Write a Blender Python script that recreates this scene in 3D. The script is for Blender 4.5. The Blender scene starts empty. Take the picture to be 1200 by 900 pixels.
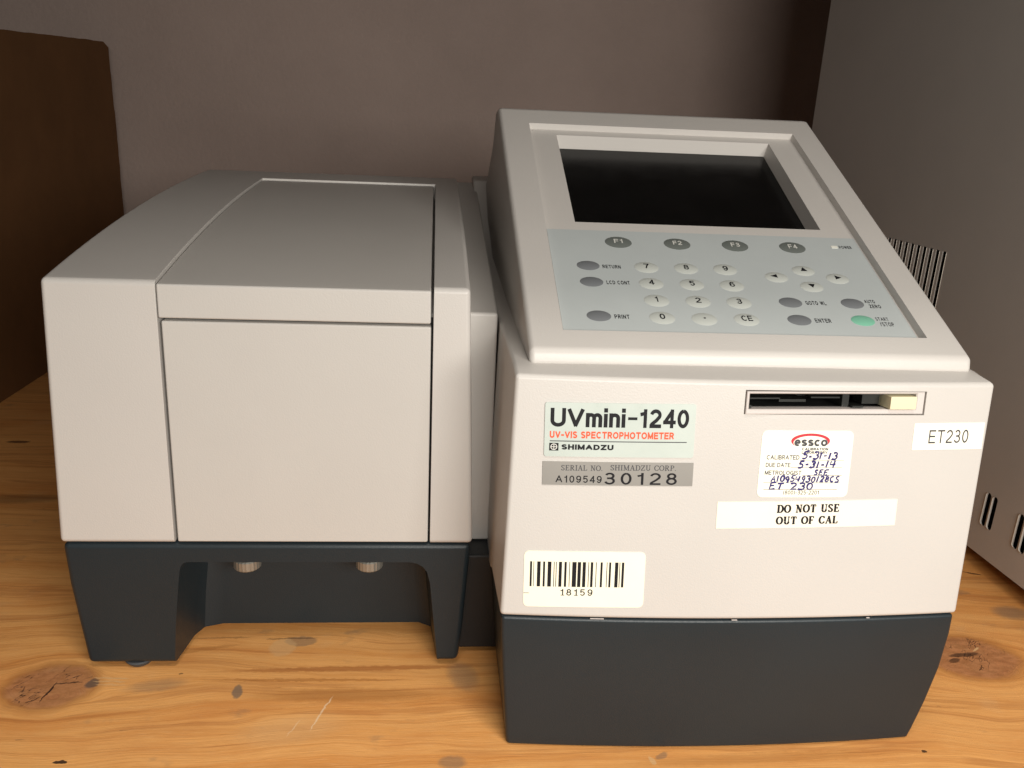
import bpy, bmesh, math, random
from mathutils import Vector, Matrix
random.seed(7)
S = 0.001                                   # everything below is written in millimetres
scene = bpy.context.scene
COL = scene.collection

# ------------------------------------------------------------------ camera
cam_data = bpy.data.cameras.new('camera')
cam = bpy.data.objects.new('camera', cam_data)
COL.objects.link(cam)
R_ = Vector((0.99683799, -0.0686794, 0.03996448))
U_ = Vector((-0.0167579, 0.30992973, 0.95061177))
F_ = Vector((0.07767363, 0.94827565, -0.30779881))
M = Matrix((R_, U_, -F_)).transposed().to_4x4()
M.translation = Vector((173.04, -325.03, 275.52)) * S
cam.matrix_world = M
cam_data.sensor_width = 36.0
cam_data.lens = 29.10
cam_data.shift_x = 0.0158
cam_data.shift_y = 0.0064
cam_data.clip_start = 0.01
cam_data.clip_end = 20.0
scene.camera = cam

# ------------------------------------------------------------------ light
world = bpy.data.worlds.new('World')
scene.world = world
world.use_nodes = True
bg = world.node_tree.nodes['Background']
bg.inputs[0].default_value = (1.0, 0.90, 0.80, 1)
bg.inputs[1].default_value = 0.11

def area(name, loc, target, sx, sy, power, color):
    l = bpy.data.lights.new(name, 'AREA')
    l.shape = 'RECTANGLE'; l.size = sx * S; l.size_y = sy * S
    l.energy = power; l.color = color
    o = bpy.data.objects.new(name, l); COL.objects.link(o)
    o.location = Vector(loc) * S
    d = (Vector(target) - Vector(loc)).normalized()
    o.rotation_euler = d.to_track_quat('-Z', 'Y').to_euler()
    return o
area('room_light', (410, -650, 378), (230, 100, 130), 540, 180, 7.7, (1.0, 0.955, 0.885))
area('ceiling_light', (240, -430, 1180), (220, 20, 60), 420, 200, 5.0, (1.0, 0.93, 0.84))

scene.view_settings.view_transform = 'Standard'
scene.view_settings.look = 'None'
scene.view_settings.exposure = 0.0
scene.view_settings.gamma = 1.0
scene.view_settings.use_curve_mapping = False

# ------------------------------------------------------------------ materials
def mat(name, color, rough=0.5, spec=0.5, metal=0.0, bump=None, var=None, coat=0.0):
    """bump=(scale, strength, distance mm); var=(scale, amount) soft colour variation of the surface itself"""
    m = bpy.data.materials.new(name); m.use_nodes = True
    nt = m.node_tree; N = nt.nodes; L = nt.links
    b = N['Principled BSDF']
    b.inputs['Base Color'].default_value = (*color, 1)
    b.inputs['Roughness'].default_value = rough
    b.inputs['Specular IOR Level'].default_value = spec
    b.inputs['Metallic'].default_value = metal
    b.inputs['Coat Weight'].default_value = coat
    tc = N.new('ShaderNodeTexCoord')
    if bump:
        n = N.new('ShaderNodeTexNoise'); n.inputs['Scale'].default_value = bump[0]; n.inputs['Detail'].default_value = 3
        L.new(tc.outputs['Object'], n.inputs['Vector'])
        bp = N.new('ShaderNodeBump'); bp.inputs['Strength'].default_value = bump[1]; bp.inputs['Distance'].default_value = bump[2] * S
        L.new(n.outputs['Fac'], bp.inputs['Height']); L.new(bp.outputs['Normal'], b.inputs['Normal'])
    if var:
        n = N.new('ShaderNodeTexNoise'); n.inputs['Scale'].default_value = var[0]; n.inputs['Detail'].default_value = 5
        n.inputs['Roughness'].default_value = 0.65
        L.new(tc.outputs['Object'], n.inputs['Vector'])
        mr = N.new('ShaderNodeMapRange'); mr.inputs['From Min'].default_value = 0.3; mr.inputs['From Max'].default_value = 0.7
        mr.inputs['To Min'].default_value = 1 - var[1]; mr.inputs['To Max'].default_value = 1 + var[1]
        L.new(n.outputs['Fac'], mr.inputs['Value'])
        vm = N.new('ShaderNodeVectorMath'); vm.operation = 'SCALE'; vm.inputs[0].default_value = color
        L.new(mr.outputs['Result'], vm.inputs['Scale']); L.new(vm.outputs['Vector'], b.inputs['Base Color'])
    return m

def plastic(name, color, rough, grime):
    """moulded plastic: spark-eroded texture, faint handling marks, rare specks of dirt"""
    m = mat(name, color, rough, 0.42, bump=(1400, 0.28, 0.28))
    nt = m.node_tree; N = nt.nodes; L = nt.links; b = N['Principled BSDF']
    tc = N.new('ShaderNodeTexCoord')
    n1 = N.new('ShaderNodeTexNoise'); n1.inputs['Scale'].default_value = 9; n1.inputs['Detail'].default_value = 6; n1.inputs['Roughness'].default_value = 0.6
    L.new(tc.outputs['Object'], n1.inputs['Vector'])
    mr = N.new('ShaderNodeMapRange'); mr.inputs['From Min'].default_value = 0.3; mr.inputs['From Max'].default_value = 0.7
    mr.inputs['To Min'].default_value = 1 - grime; mr.inputs['To Max'].default_value = 1 + grime * 0.5
    L.new(n1.outputs['Fac'], mr.inputs['Value'])
    vo = N.new('ShaderNodeTexNoise'); vo.inputs['Scale'].default_value = 330; vo.inputs['Detail'].default_value = 1
    L.new(tc.outputs['Object'], vo.inputs['Vector'])
    sp = N.new('ShaderNodeMapRange'); sp.inputs['From Min'].default_value = 0.835; sp.inputs['From Max'].default_value = 0.86
    sp.inputs['To Min'].default_value = 1.0; sp.inputs['To Max'].default_value = 0.6
    L.new(vo.outputs['Fac'], sp.inputs['Value'])
    mu = N.new('ShaderNodeMath'); mu.operation = 'MULTIPLY'
    L.new(mr.outputs['Result'], mu.inputs[0]); L.new(sp.outputs['Result'], mu.inputs[1])
    vm = N.new('ShaderNodeVectorMath'); vm.operation = 'SCALE'; vm.inputs[0].default_value = color
    L.new(mu.outputs[0], vm.inputs['Scale']); L.new(vm.outputs['Vector'], b.inputs['Base Color'])
    rr = N.new('ShaderNodeMapRange'); rr.inputs['To Min'].default_value = rough - 0.08; rr.inputs['To Max'].default_value = rough + 0.08
    L.new(n1.outputs['Fac'], rr.inputs['Value']); L.new(rr.outputs['Result'], b.inputs['Roughness'])
    return m

BEIGE = plastic('beige_plastic', (0.550, 0.525, 0.495), 0.42, 0.03)
LIDM = plastic('lid_plastic', (0.535, 0.512, 0.48), 0.42, 0.03)
DARK = plastic('dark_plastic', (0.0140, 0.0225, 0.028), 0.42, 0.10)
DARKIN = plastic('inner_dark_plastic', (0.016, 0.017, 0.018), 0.50, 0.12)
FRAME = plastic('slot_frame_plastic', (0.58, 0.535, 0.51), 0.38, 0.02)
BLACK = mat('black_plastic', (0.008, 0.008, 0.008), 0.5)
BLACKG = mat('black_metal', (0.02, 0.021, 0.019), 0.3)
CREAM = mat('cream_plastic', (0.72, 0.66, 0.44), 0.4, bump=(900, 0.15, 0.2))
SCREEN = mat('display_glass', (0.004, 0.004, 0.004), 0.2, 0.2, var=(40, 0.2))
def smear(m, scale, lo, hi, stretch=(1, 1, 1)):
    nt = m.node_tree; N = nt.nodes; L = nt.links
    tc = N.new('ShaderNodeTexCoord'); mp = N.new('ShaderNodeMapping'); mp.inputs['Scale'].default_value = stretch
    n = N.new('ShaderNodeTexNoise'); n.inputs['Scale'].default_value = scale; n.inputs['Detail'].default_value = 5; n.inputs['Roughness'].default_value = 0.65
    mr = N.new('ShaderNodeMapRange'); mr.inputs['From Min'].default_value = 0.35; mr.inputs['From Max'].default_value = 0.65
    mr.inputs['To Min'].default_value = lo; mr.inputs['To Max'].default_value = hi
    L.new(tc.outputs['Object'], mp.inputs['Vector']); L.new(mp.outputs['Vector'], n.inputs['Vector'])
    L.new(n.outputs['Fac'], mr.inputs['Value']); L.new(mr.outputs['Result'], N['Principled BSDF'].inputs['Roughness'])
smear(SCREEN, 60, 0.20, 0.27)
SHEET = mat('keypad_film', (0.445, 0.48, 0.48), 0.42, 0.5, bump=(700, 0.10, 0.15), var=(14, 0.03))
KEYLT = mat('light_key', (0.485, 0.510, 0.480), 0.42, 0.5, bump=(700, 0.10, 0.15))
KEYGR = mat('grey_key', (0.165, 0.175, 0.185), 0.38)
KEYDK = mat('dark_key', (0.135, 0.15, 0.14), 0.38)
KEYGN = mat('green_key', (0.19, 0.46, 0.33), 0.38)
LED = mat('led_lens', (0.80, 0.80, 0.72), 0.2)
INK = mat('black_ink', (0.010, 0.010, 0.012), 0.6, 0.2)
INKGR = mat('grey_ink', (0.045, 0.045, 0.05), 0.5)
INKWH = mat('white_ink', (0.62, 0.62, 0.58), 0.5)
INKOR = mat('orange_ink', (0.72, 0.085, 0.022), 0.5)
INKRD = mat('red_ink', (0.50, 0.020, 0.035), 0.5)
INKPEN = mat('blue_pen_ink', (0.022, 0.014, 0.13), 0.5)
PLATE = mat('nameplate_film', (0.49, 0.545, 0.505), 0.35, var=(30, 0.03))
SILVER = mat('silver_film', (0.34, 0.325, 0.30), 0.33, 0.6, metal=0.35, var=(25, 0.05))
PAPER = mat('white_label_paper', (0.90, 0.87, 0.74), 0.55, var=(60, 0.02))
CREAMP = mat('cream_label_paper', (0.86, 0.79, 0.66), 0.55, var=(60, 0.02))
PAPERY = mat('yellowed_label_paper', (0.90, 0.86, 0.69), 0.5, var=(60, 0.02))
RUBBER = mat('rubber', (0.05, 0.055, 0.06), 0.7)
STEEL = mat('grey_painted_steel', (0.44, 0.41, 0.38), 0.5, 0.5, bump=(800, 0.25, 0.3), var=(8, 0.04))
STEELE = mat('highlight_steel_edge', (0.62, 0.56, 0.49), 0.35, metal=0.2)  # edge highlights of louvres and slot lips put into a paler colour
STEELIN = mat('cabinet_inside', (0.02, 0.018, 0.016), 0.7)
METAL = mat('nickel', (0.36, 0.35, 0.31), 0.42, metal=0.7)
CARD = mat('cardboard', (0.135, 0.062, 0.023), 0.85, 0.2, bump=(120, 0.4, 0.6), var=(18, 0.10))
TAPE = mat('packing_tape', (0.20, 0.12, 0.05), 0.35)
SHADEBD = mat('shade_board_brown', (0.11, 0.085, 0.07), 0.7, 0.3, bump=(200, 0.3, 0.5), var=(6, 0.1))  # kept dark so the added board overhead bounces little light down
smear(SHEET, 22, 0.30, 0.55)
smear(PLATE, 40, 0.25, 0.5)
WALL = mat('mauve_wall_paint', (0.365, 0.285, 0.25), 0.85, 0.25, bump=(170, 0.6, 1.4), var=(3.5, 0.09))

# ------------------------------------------------------------------ wood (plywood with knots), procedural
def wood():
    m = bpy.data.materials.new('fir_plywood'); m.use_nodes = True
    nt = m.node_tree; N = nt.nodes; L = nt.links; b = N['Principled BSDF']
    def val(x):
        n = N.new('ShaderNodeValue'); n.outputs[0].default_value = x; return n.outputs[0]
    def ma(op, a, c=None, d=None, clamp=False):
        n = N.new('ShaderNodeMath'); n.operation = op; n.use_clamp = clamp
        for i, q in enumerate((a, c, d)):
            if q is None: continue
            if isinstance(q, (int, float)): n.inputs[i].default_value = q
            else: L.new(q, n.inputs[i])
        return n.outputs[0]
    def comb(x, y, z=0.0):
        n = N.new('ShaderNodeCombineXYZ')
        for i, q in enumerate((x, y, z)):
            if isinstance(q, (int, float)): n.inputs[i].default_value = q
            else: L.new(q, n.inputs[i])
        return n.outputs[0]
    def noise(vec, scale=1.0, detail=2.0, rough=0.5, dist=0.0):
        n = N.new('ShaderNodeTexNoise'); n.inputs['Scale'].default_value = scale; n.inputs['Detail'].default_value = detail
        n.inputs['Roughness'].default_value = rough; n.inputs['Distortion'].default_value = dist
        L.new(vec, n.inputs['Vector']); return n.outputs['Fac']
    def rng(x, a, c, lo=0.0, hi=1.0, smooth=True):
        n = N.new('ShaderNodeMapRange'); n.interpolation_type = 'SMOOTHSTEP' if smooth else 'LINEAR'
        n.inputs['From Min'].default_value = a; n.inputs['From Max'].default_value = c
        n.inputs['To Min'].default_value = lo; n.inputs['To Max'].default_value = hi
        L.new(x, n.inputs['Value']); return n.outputs['Result']
    def mix(fac, a, c):
        n = N.new('ShaderNodeMix'); n.data_type = 'RGBA'
        if isinstance(fac, (int, float)): n.inputs[0].default_value = fac
        else: L.new(fac, n.inputs[0])
        for i, q in ((6, a), (7, c)):
            if isinstance(q, tuple): n.inputs[i].default_value = (*q, 1)
            else: L.new(q, n.inputs[i])
        return n.outputs[2]
    geo = N.new('ShaderNodeTexCoord')
    sep = N.new('ShaderNodeSeparateXYZ'); L.new(geo.outputs['Object'], sep.inputs[0])
    x = ma('MULTIPLY', sep.outputs[0], 1000.0); y = ma('MULTIPLY', sep.outputs[1], 1000.0)
    # slow wander of the grain
    w1 = noise(comb(ma('MULTIPLY', x, 0.0045), ma('MULTIPLY', y, 0.012), 3.1), 1, 3, 0.5)
    w2 = noise(comb(ma('MULTIPLY', x, 0.016), ma('MULTIPLY', y, 0.045), 8.7), 1, 3, 0.55)
    f = ma('ADD', y, ma('MULTIPLY', ma('SUBTRACT', w1, 0.5), 46.0))
    f = ma('ADD', f, ma('MULTIPLY', ma('SUBTRACT', w2, 0.5), 5.0))
    knots = [(-13, 35, 21, 17, 0.0), (478, 52, 27, 19, 0.3), (-60, 330, 20, 14, 0.0), (300, 560, 26, 17, 0.0), (640, 300, 22, 15, 0.0)]
    knotmask = None; ringmask = None
    for (kx, ky, rx, ry, ph) in knots:
        dx = ma('DIVIDE', ma('SUBTRACT', x, kx), rx); dy = ma('DIVIDE', ma('SUBTRACT', y, ky), ry)
        jit = noise(comb(ma('MULTIPLY', x, 0.07), ma('MULTIPLY', y, 0.07), ph + kx), 1, 2, 0.5)
        r2 = ma('ADD', ma('MULTIPLY', dx, dx), ma('MULTIPLY', dy, dy))
        r2 = ma('ADD', r2, ma('MULTIPLY', ma('SUBTRACT', jit, 0.5), 0.7))
        # flow of grain lines round the knot (potential flow past an ellipse)
        g = ma('DIVIDE', 1.0, ma('ADD', r2, 0.35))
        f = ma('SUBTRACT', f, ma('MULTIPLY', ma('MULTIPLY', dy, ry * 1.15), g))
        k = rng(r2, 0.70, 1.18, 1.0, 0.0)
        ring = ma('MULTIPLY', rng(r2, 0.75, 1.0), rng(r2, 1.0, 1.7, 1.0, 0.0))
        knotmask = k if knotmask is None else ma('MAXIMUM', knotmask, k)
        ringmask = ring if ringmask is None else ma('MAXIMUM', ringmask, ring)
        core = rng(r2, 0.02, 0.9, 0.0, 1.0)
        rr = ma('SQRT', ma('MAXIMUM', r2, 0.0001))
        if ph == 0.0 and kx == -13:
            first = (dx, dy)
    # broad earlywood/latewood bands
    b1 = noise(comb(ma('MULTIPLY', x, 0.0028), ma('MULTIPLY', f, 0.075), 1.0), 1, 2.5, 0.5)
    band = rng(b1, 0.50, 0.66)
    b2 = noise(comb(ma('MULTIPLY', x, 0.004), ma('MULTIPLY', f, 0.20), 5.0), 1, 2, 0.5)
    band2 = ma('MULTIPLY', rng(b2, 0.53, 0.60), rng(b2, 0.60, 0.74, 1.0, 0.0))
    # fine fibres
    fib = noise(comb(ma('MULTIPLY', x, 0.022), ma('MULTIPLY', f, 1.1), 2.0), 1, 4, 0.65)
    fib2 = noise(comb(ma('MULTIPLY', x, 0.10), ma('MULTIPLY', f, 3.2), 9.0), 1, 3, 0.7)
    light_c = (0.82, 0.40, 0.125)
    c = mix(ma('MULTIPLY', band, 0.60), light_c, (0.68, 0.27, 0.062))
    c = mix(ma('MULTIPLY', band2, 0.32), c, (0.52, 0.19, 0.042))
    c = mix(rng(fib, 0.35, 0.62, 0.34, 0.0), c, (0.56, 0.24, 0.066))
    c = mix(rng(fib2, 0.52, 0.78, 0.0, 0.45), c, (0.86, 0.55, 0.26))
    fib3 = noise(comb(ma('MULTIPLY', x, 0.055), ma('MULTIPLY', f, 6.5), 15.0), 1, 2, 0.6)
    c = mix(rng(fib3, 0.56, 0.72, 0.0, 0.35), c, (0.90, 0.58, 0.28))
    c = mix(rng(fib3, 0.26, 0.42, 0.35, 0.0), c, (0.40, 0.16, 0.045))
    c = mix(rng(fib2, 0.20, 0.40, 0.24, 0.0), c, (0.36, 0.14, 0.042))
    bl_ = noise(comb(ma('MULTIPLY', x, 0.012), ma('MULTIPLY', f, 0.035), 70.0), 1, 4, 0.6)
    c = mix(rng(bl_, 0.46, 0.70, 0.0, 0.42), c, (0.60, 0.22, 0.055))
    bd = noise(comb(ma('MULTIPLY', x, 0.006), ma('MULTIPLY', f, 0.11), 90.0), 1, 3, 0.55)
    c = mix(ma('MULTIPLY', rng(bd, 0.56, 0.62), rng(bd, 0.62, 0.70, 0.34, 0.0)), c, (0.36, 0.115, 0.028))
    # knots: reddish brown, fine rings, darker rim
    kr = noise(comb(ma('MULTIPLY', x, 0.16), ma('MULTIPLY', y, 0.30), 4.0), 1, 4, 0.6)
    kc = mix(rng(kr, 0.35, 0.65), (0.25, 0.095, 0.045), (0.40, 0.165, 0.08))
    c = mix(ma('MULTIPLY', ringmask, 0.45), c, (0.29, 0.105, 0.028))
    c = mix(ma('MULTIPLY', knotmask, 0.74), c, kc)
    # checks (cracks) inside the knots, rare dark resin streaks elsewhere
    ck = noise(comb(ma('MULTIPLY', ma('ADD', x, ma('MULTIPLY', y, -0.7)), 0.10), ma('MULTIPLY', ma('ADD', y, ma('MULTIPLY', x, 0.25)), 0.035), 6.0), 1, 3, 0.7)
    crack = ma('MULTIPLY', ma('MULTIPLY', rng(ck, 0.485, 0.5), rng(ck, 0.5, 0.515, 1.0, 0.0)), knotmask)
    cmaskn = noise(comb(ma('MULTIPLY', x, 0.05), ma('MULTIPLY', y, 0.05), 30.0), 1, 1, 0.5)
    crack = ma('MULTIPLY', crack, rng(cmaskn, 0.45, 0.6))
    st = noise(comb(ma('MULTIPLY', x, 0.045), ma('MULTIPLY', f, 0.33), 12.0), 1, 3, 0.6)
    streak = rng(st, 0.735, 0.78)
    # grey smudges and worn pale patches
    sm = noise(comb(ma('MULTIPLY', x, 0.028), ma('MULTIPLY', y, 0.045), 21.0), 1, 4, 0.6)
    c = mix(rng(sm, 0.62, 0.76, 0.0, 0.40), c, (0.16, 0.125, 0.095))
    pl = noise(comb(ma('MULTIPLY', x, 0.02), ma('MULTIPLY', y, 0.03), 41.0), 1, 3, 0.6)
    c = mix(rng(pl, 0.60, 0.76, 0.0, 0.30), c, (0.70, 0.42, 0.20))
    c = mix(ma('MULTIPLY', streak, 0.8), c, (0.055, 0.022, 0.010))
    c = mix(ma('MULTIPLY', crack, 0.9), c, (0.03, 0.012, 0.008))
    # single stains, dents, cracks and scratches of the board, plus shade painted by the right leg: x, y, rx, ry, angle, colour, strength, softness
    jx = noise(comb(ma('MULTIPLY', x, 0.20), ma('MULTIPLY', y, 0.20), 50.0), 1, 3, 0.6)
    jy = noise(comb(ma('MULTIPLY', x, 0.20), ma('MULTIPLY', y, 0.20), 60.0), 1, 3, 0.6)
    xj = ma('ADD', x, ma('MULTIPLY', ma('SUBTRACT', jx, 0.5), 3.2)); yj = ma('ADD', y, ma('MULTIPLY', ma('SUBTRACT', jy, 0.5), 3.2))
    DK = (0.035, 0.016, 0.010); GR = (0.15, 0.125, 0.10); PAL = (0.70, 0.44, 0.21); OR = (0.40, 0.155, 0.035)
    pits = None
    marks = [(135, 26, 44, 5.0, 0, OR, .60, .9), (135, 47, 62, 1.9, 1, (0.40, 0.14, 0.035), .7, .7), (112, 38, 50, 1.1, -1, OR, .6, .6), (40, 62, 30, 2.0, 12, OR, .5, .6), (330, -22, 60, 3.0, 2, OR, .4, .9),
             (104, 71.5, 8.5, 4.5, 0, GR, .50, .25), (95, 66, 7, 8, 0, PAL, .45, .3), (110, 2, 22, 9, 10, PAL, .30, .9),
             (79, 29.5, 2.4, 5.2, 10, GR, .75, .35), (38, 35, 13, 4.5, 10, GR, .38, .9), (6, 37, 3.0, 4.0, 0, (0.09, 0.07, 0.06), .8, .5),
             (192, 40, 7, 11, 20, GR, .45, .9), (533, 96, 11, 7, 0, GR, .55, .8), (-128, 248, 34, 7, 4, DK, .45, 1.0), (-178, 360, 9, 3, 0, DK, .75, .5),  # first entry: rough grey marks with the right leg's shadow painted in
             (12.8, -16.7, 3.2, 1.0, 0, DK, .95, .2), (-12.5, 31, .45, 7.5, -8, DK, .95, .25), (-6, 37.6, 7.0, .4, 8, DK, .8, .3), (-17, 25, 3.4, .5, 40, DK, .7, .3),
             (476, 54.5, 9, 1.8, 6, DK, .75, .5), (467, 49.5, 4, 1.6, 20, DK, .7, .5), (486, 59, 3.2, .7, 30, PAL, .9, .2), (409, -19.5, 1.4, 1.0, 0, DK, .9, .3),
             (122.6, 13, .5, 12.5, -18, (0.85, 0.66, 0.44), .6, .35), (111, 3, .35, 6, -25, (0.85, 0.66, 0.44), .4, .5), (282, -19.6, 3.5, 1.5, 30, GR, .5, .6), (277, -22.5, 1.2, 3, 20, PAL, .7, .3),
             (538, 143, 6, .9, -20, DK, .8, .4), (47, 44, 1.2, .7, 0, DK, .6, .3), (98, 74, 14, .7, 1, DK, .45, .5), (60, 75, 16, .8, 2, DK, .35, .6), (540, 60, 4, .8, 0, PAL, .8, .3),
             (185, -21, 6, 4, 0, GR, .5, .6), (14, 41, 9, .6, -3, PAL, .6, .3), (14, 38.5, 8, .5, -3, PAL, .6, .3), (15, 36, 8, .5, -3, PAL, .5, .3)]
    for (mx, my, rx, ry, an, col, stg, soft) in marks:
        ca, sa = math.cos(math.radians(an)), math.sin(math.radians(an))
        dx = ma('SUBTRACT', xj, mx); dy = ma('SUBTRACT', yj, my)
        p = ma('DIVIDE', ma('ADD', ma('MULTIPLY', dx, ca), ma('MULTIPLY', dy, sa)), rx)
        q = ma('DIVIDE', ma('SUBTRACT', ma('MULTIPLY', dy, ca), ma('MULTIPLY', dx, sa)), ry)
        r2 = ma('ADD', ma('MULTIPLY', p, p), ma('MULTIPLY', q, q))
        mk = rng(r2, 1 - soft, 1 + soft, stg, 0.0)
        c = mix(mk, c, col)
        if col == DK and stg > .6: pits = mk if pits is None else ma('MAXIMUM', pits, mk)
    L.new(c, b.inputs['Base Color'])
    L.new(rng(fib, 0.3, 0.7, 0.62, 0.44), b.inputs['Roughness'])
    b.inputs['Specular IOR Level'].default_value = 0.35
    h = ma('ADD', ma('MULTIPLY', fib, 0.6), ma('ADD', ma('MULTIPLY', fib2, 0.5), ma('MULTIPLY', fib3, 0.4)))
    h = ma('SUBTRACT', h, ma('MULTIPLY', ma('MAXIMUM', ma('MAXIMUM', crack, streak), pits), 1.4))
    bp = N.new('ShaderNodeBump'); bp.inputs['Strength'].default_value = 0.55; bp.inputs['Distance'].default_value = 0.5 * S
    L.new(h, bp.inputs['Height']); L.new(bp.outputs['Normal'], b.inputs['Normal'])
    return m
WOOD = wood()

# ------------------------------------------------------------------ helpers
def empty(name, loc=(0, 0, 0)):
    o = bpy.data.objects.new(name, None); COL.objects.link(o); o.location = Vector(loc) * S
    o.empty_display_size = 0.02
    return o
def tag(o, label=None, category=None, kind=None, group=None):
    if label: o['label'] = label
    if category: o['category'] = category
    if kind: o['kind'] = kind
    if group: o['group'] = group
    return o
def raw(verts, faces, name='m'):
    me = bpy.data.meshes.new(name)
    me.from_pydata([(v[0] * S, v[1] * S, v[2] * S) for v in verts], [], faces)
    bm = bmesh.new(); bm.from_mesh(me)
    bmesh.ops.recalc_face_normals(bm, faces=bm.faces)
    bm.to_mesh(me); bm.free()
    return me
def bake(me, bevel=0.0, seg=3, cutters=(), bevel_angle=28, bevel2=0.0):
    """bevel, cut and freeze; the cutters do not stay in the scene"""
    tmp = bpy.data.objects.new('tmp', me); COL.objects.link(tmp); cs = []
    if bevel:
        b = tmp.modifiers.new('b', 'BEVEL'); b.width = bevel * S; b.segments = seg; b.limit_method = 'ANGLE'
        b.angle_limit = math.radians(bevel_angle); b.use_clamp_overlap = True
    for c in cutters:
        co = bpy.data.objects.new('cut', c); COL.objects.link(co); cs.append(co)
        k = tmp.modifiers.new('k', 'BOOLEAN'); k.object = co; k.operation = 'DIFFERENCE'; k.solver = 'EXACT'
    if bevel2:
        b = tmp.modifiers.new('b2', 'BEVEL'); b.width = bevel2 * S; b.segments = 2; b.limit_method = 'ANGLE'
        b.angle_limit = math.radians(50); b.use_clamp_overlap = True
    dg = bpy.context.evaluated_depsgraph_get(); dg.update()
    out = bpy.data.meshes.new_from_object(tmp.evaluated_get(dg))
    for o in [tmp] + cs: bpy.data.objects.remove(o)
    return out
def put(name, me, m, parent=None, smooth=35, wn=True):
    me.name = name
    me.materials.clear(); me.materials.append(m)
    if smooth:
        me.polygons.foreach_set('use_smooth', [True] * len(me.polygons))
        me.set_sharp_from_angle(angle=math.radians(smooth))
    o = bpy.data.objects.new(name, me); COL.objects.link(o)
    if parent: o.parent = parent
    if smooth and wn:
        w = o.modifiers.new('wn', 'WEIGHTED_NORMAL'); w.keep_sharp = True
    return o
def box(x0, x1, y0, y1, z0, z1):
    v = [(x, y, z) for z in (z0, z1) for y in (y0, y1) for x in (x0, x1)]
    f = [(0, 1, 3, 2), (4, 6, 7, 5), (0, 4, 5, 1), (2, 3, 7, 6), (0, 2, 6, 4), (1, 5, 7, 3)]
    return v, f
def loft(rings):
    """closed polygons with the same number of corners, joined and capped"""
    n = len(rings[0]); v = [p for r in rings for p in r]; f = []
    for k in range(len(rings) - 1):
        for i in range(n):
            j = (i + 1) % n
            f.append((k * n + i, k * n + j, (k + 1) * n + j, (k + 1) * n + i))
    f.append(tuple(range(n))); f.append(tuple(range((len(rings) - 1) * n, len(rings) * n)))
    return raw(v, f)
def join_raw(parts):
    V = []; Fc = []
    for v, f in parts:
        o = len(V); V += list(v); Fc += [tuple(i + o for i in q) for q in f]
    return raw(V, Fc)

# ------------------------------------------------------------------ the setting
sh = put('shelf', bake(raw(*box(-1100, 1500, -130, 880, -19, 0)), 1.0, 2), WOOD)
tag(sh, 'worn orange fir plywood shelf with knots under the instruments', kind='structure')
wl = put('wall', raw(*box(-1100, 1500, 870, 890, 0.5, 1100)), WALL, smooth=0)
tag(wl, 'plain dim mauve grey painted wall behind the instruments', kind='structure')

up = put('shade_board', raw(*box(-1100, 1500, -110, 869, 475, 494)), SHADEBD, smooth=0)  # board out of view, added to keep light off the instrument tops
tag(up, 'unseen dark board added above the instruments to shade their tops', kind='structure')

# ------------------------------------------------------------------ surfaces to put prints on
def bulge(x): return 4.0 * (1 - ((x - 311) / 105.0) ** 2)
def FRONT(x, z, off=0.0):                    # front face of the right housing, leaning back and gently bowed
    t = (z - 71.0) / 106.0
    y = -13.0 + 13.0 * t - bulge(x)
    return (x, y - off * 0.9926, z + off * 0.1217)
PA = (11.0, 185.0); PE = (0.90371, 0.42816)  # slanted console: start point (y, z) and direction
def PANEL(x, v, off=0.0):
    return (x, PA[0] + PE[0] * v - PE[1] * off, PA[1] + PE[1] * v + PE[0] * off)

def local(mapf, cx, cz, rot=0.0):
    c, s = math.cos(math.radians(rot)), math.sin(math.radians(rot))
    return lambda u, v, off=0.0: mapf(cx + u * c - v * s, cz + u * s + v * c, off)

def strip(mapf, xs, lo, hi, o0, o1, dome=None, skirt=True):
    """sheet over stations xs between lo(x) and hi(x), rims down to o0"""
    V = []; Fc = []; nr = 2 if dome is None else 9
    for x in xs:
        a, b = lo(x), hi(x)
        for k in range(nr):
            t = k / (nr - 1); q = a + (b - a) * t
            V.append(mapf(x, q, o1 if dome is None else o1 + dome(x, q)))
    n = len(xs)
    for i in range(n - 1):
        for k in range(nr - 1):
            Fc.append((i * nr + k, (i + 1) * nr + k, (i + 1) * nr + k + 1, i * nr + k + 1))
    rim = [i * nr for i in range(n)] + [(n - 1) * nr + k for k in range(1, nr)] + [i * nr + nr - 1 for i in range(n - 2, -1, -1)] + [k for k in range(nr - 2, 0, -1)]
    base = len(V)
    pts = []
    for i in range(n): pts.append((xs[i], lo(xs[i])))
    for k in range(1, nr): pts.append((xs[-1], lo(xs[-1]) + (hi(xs[-1]) - lo(xs[-1])) * k / (nr - 1)))
    for i in range(n - 2, -1, -1): pts.append((xs[i], hi(xs[i])))
    for k in range(nr - 2, 0, -1): pts.append((xs[0], lo(xs[0]) + (hi(xs[0]) - lo(xs[0])) * k / (nr - 1)))
    for p in pts: V.append(mapf(p[0], p[1], o0))
    m_ = len(rim)
    for i in range(m_):
        j = (i + 1) % m_
        Fc.append((rim[i], rim[j], base + j, base + i))
    me = bpy.data.meshes.new('s'); me.from_pydata([(a * S, b * S, c * S) for a, b, c in V], [], Fc)
    bm = bmesh.new(); bm.from_mesh(me); bmesh.ops.remove_doubles(bm, verts=bm.verts, dist=1e-7)
    bmesh.ops.recalc_face_normals(bm, faces=bm.faces); bm.to_mesh(me); bm.free()
    return me
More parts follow.
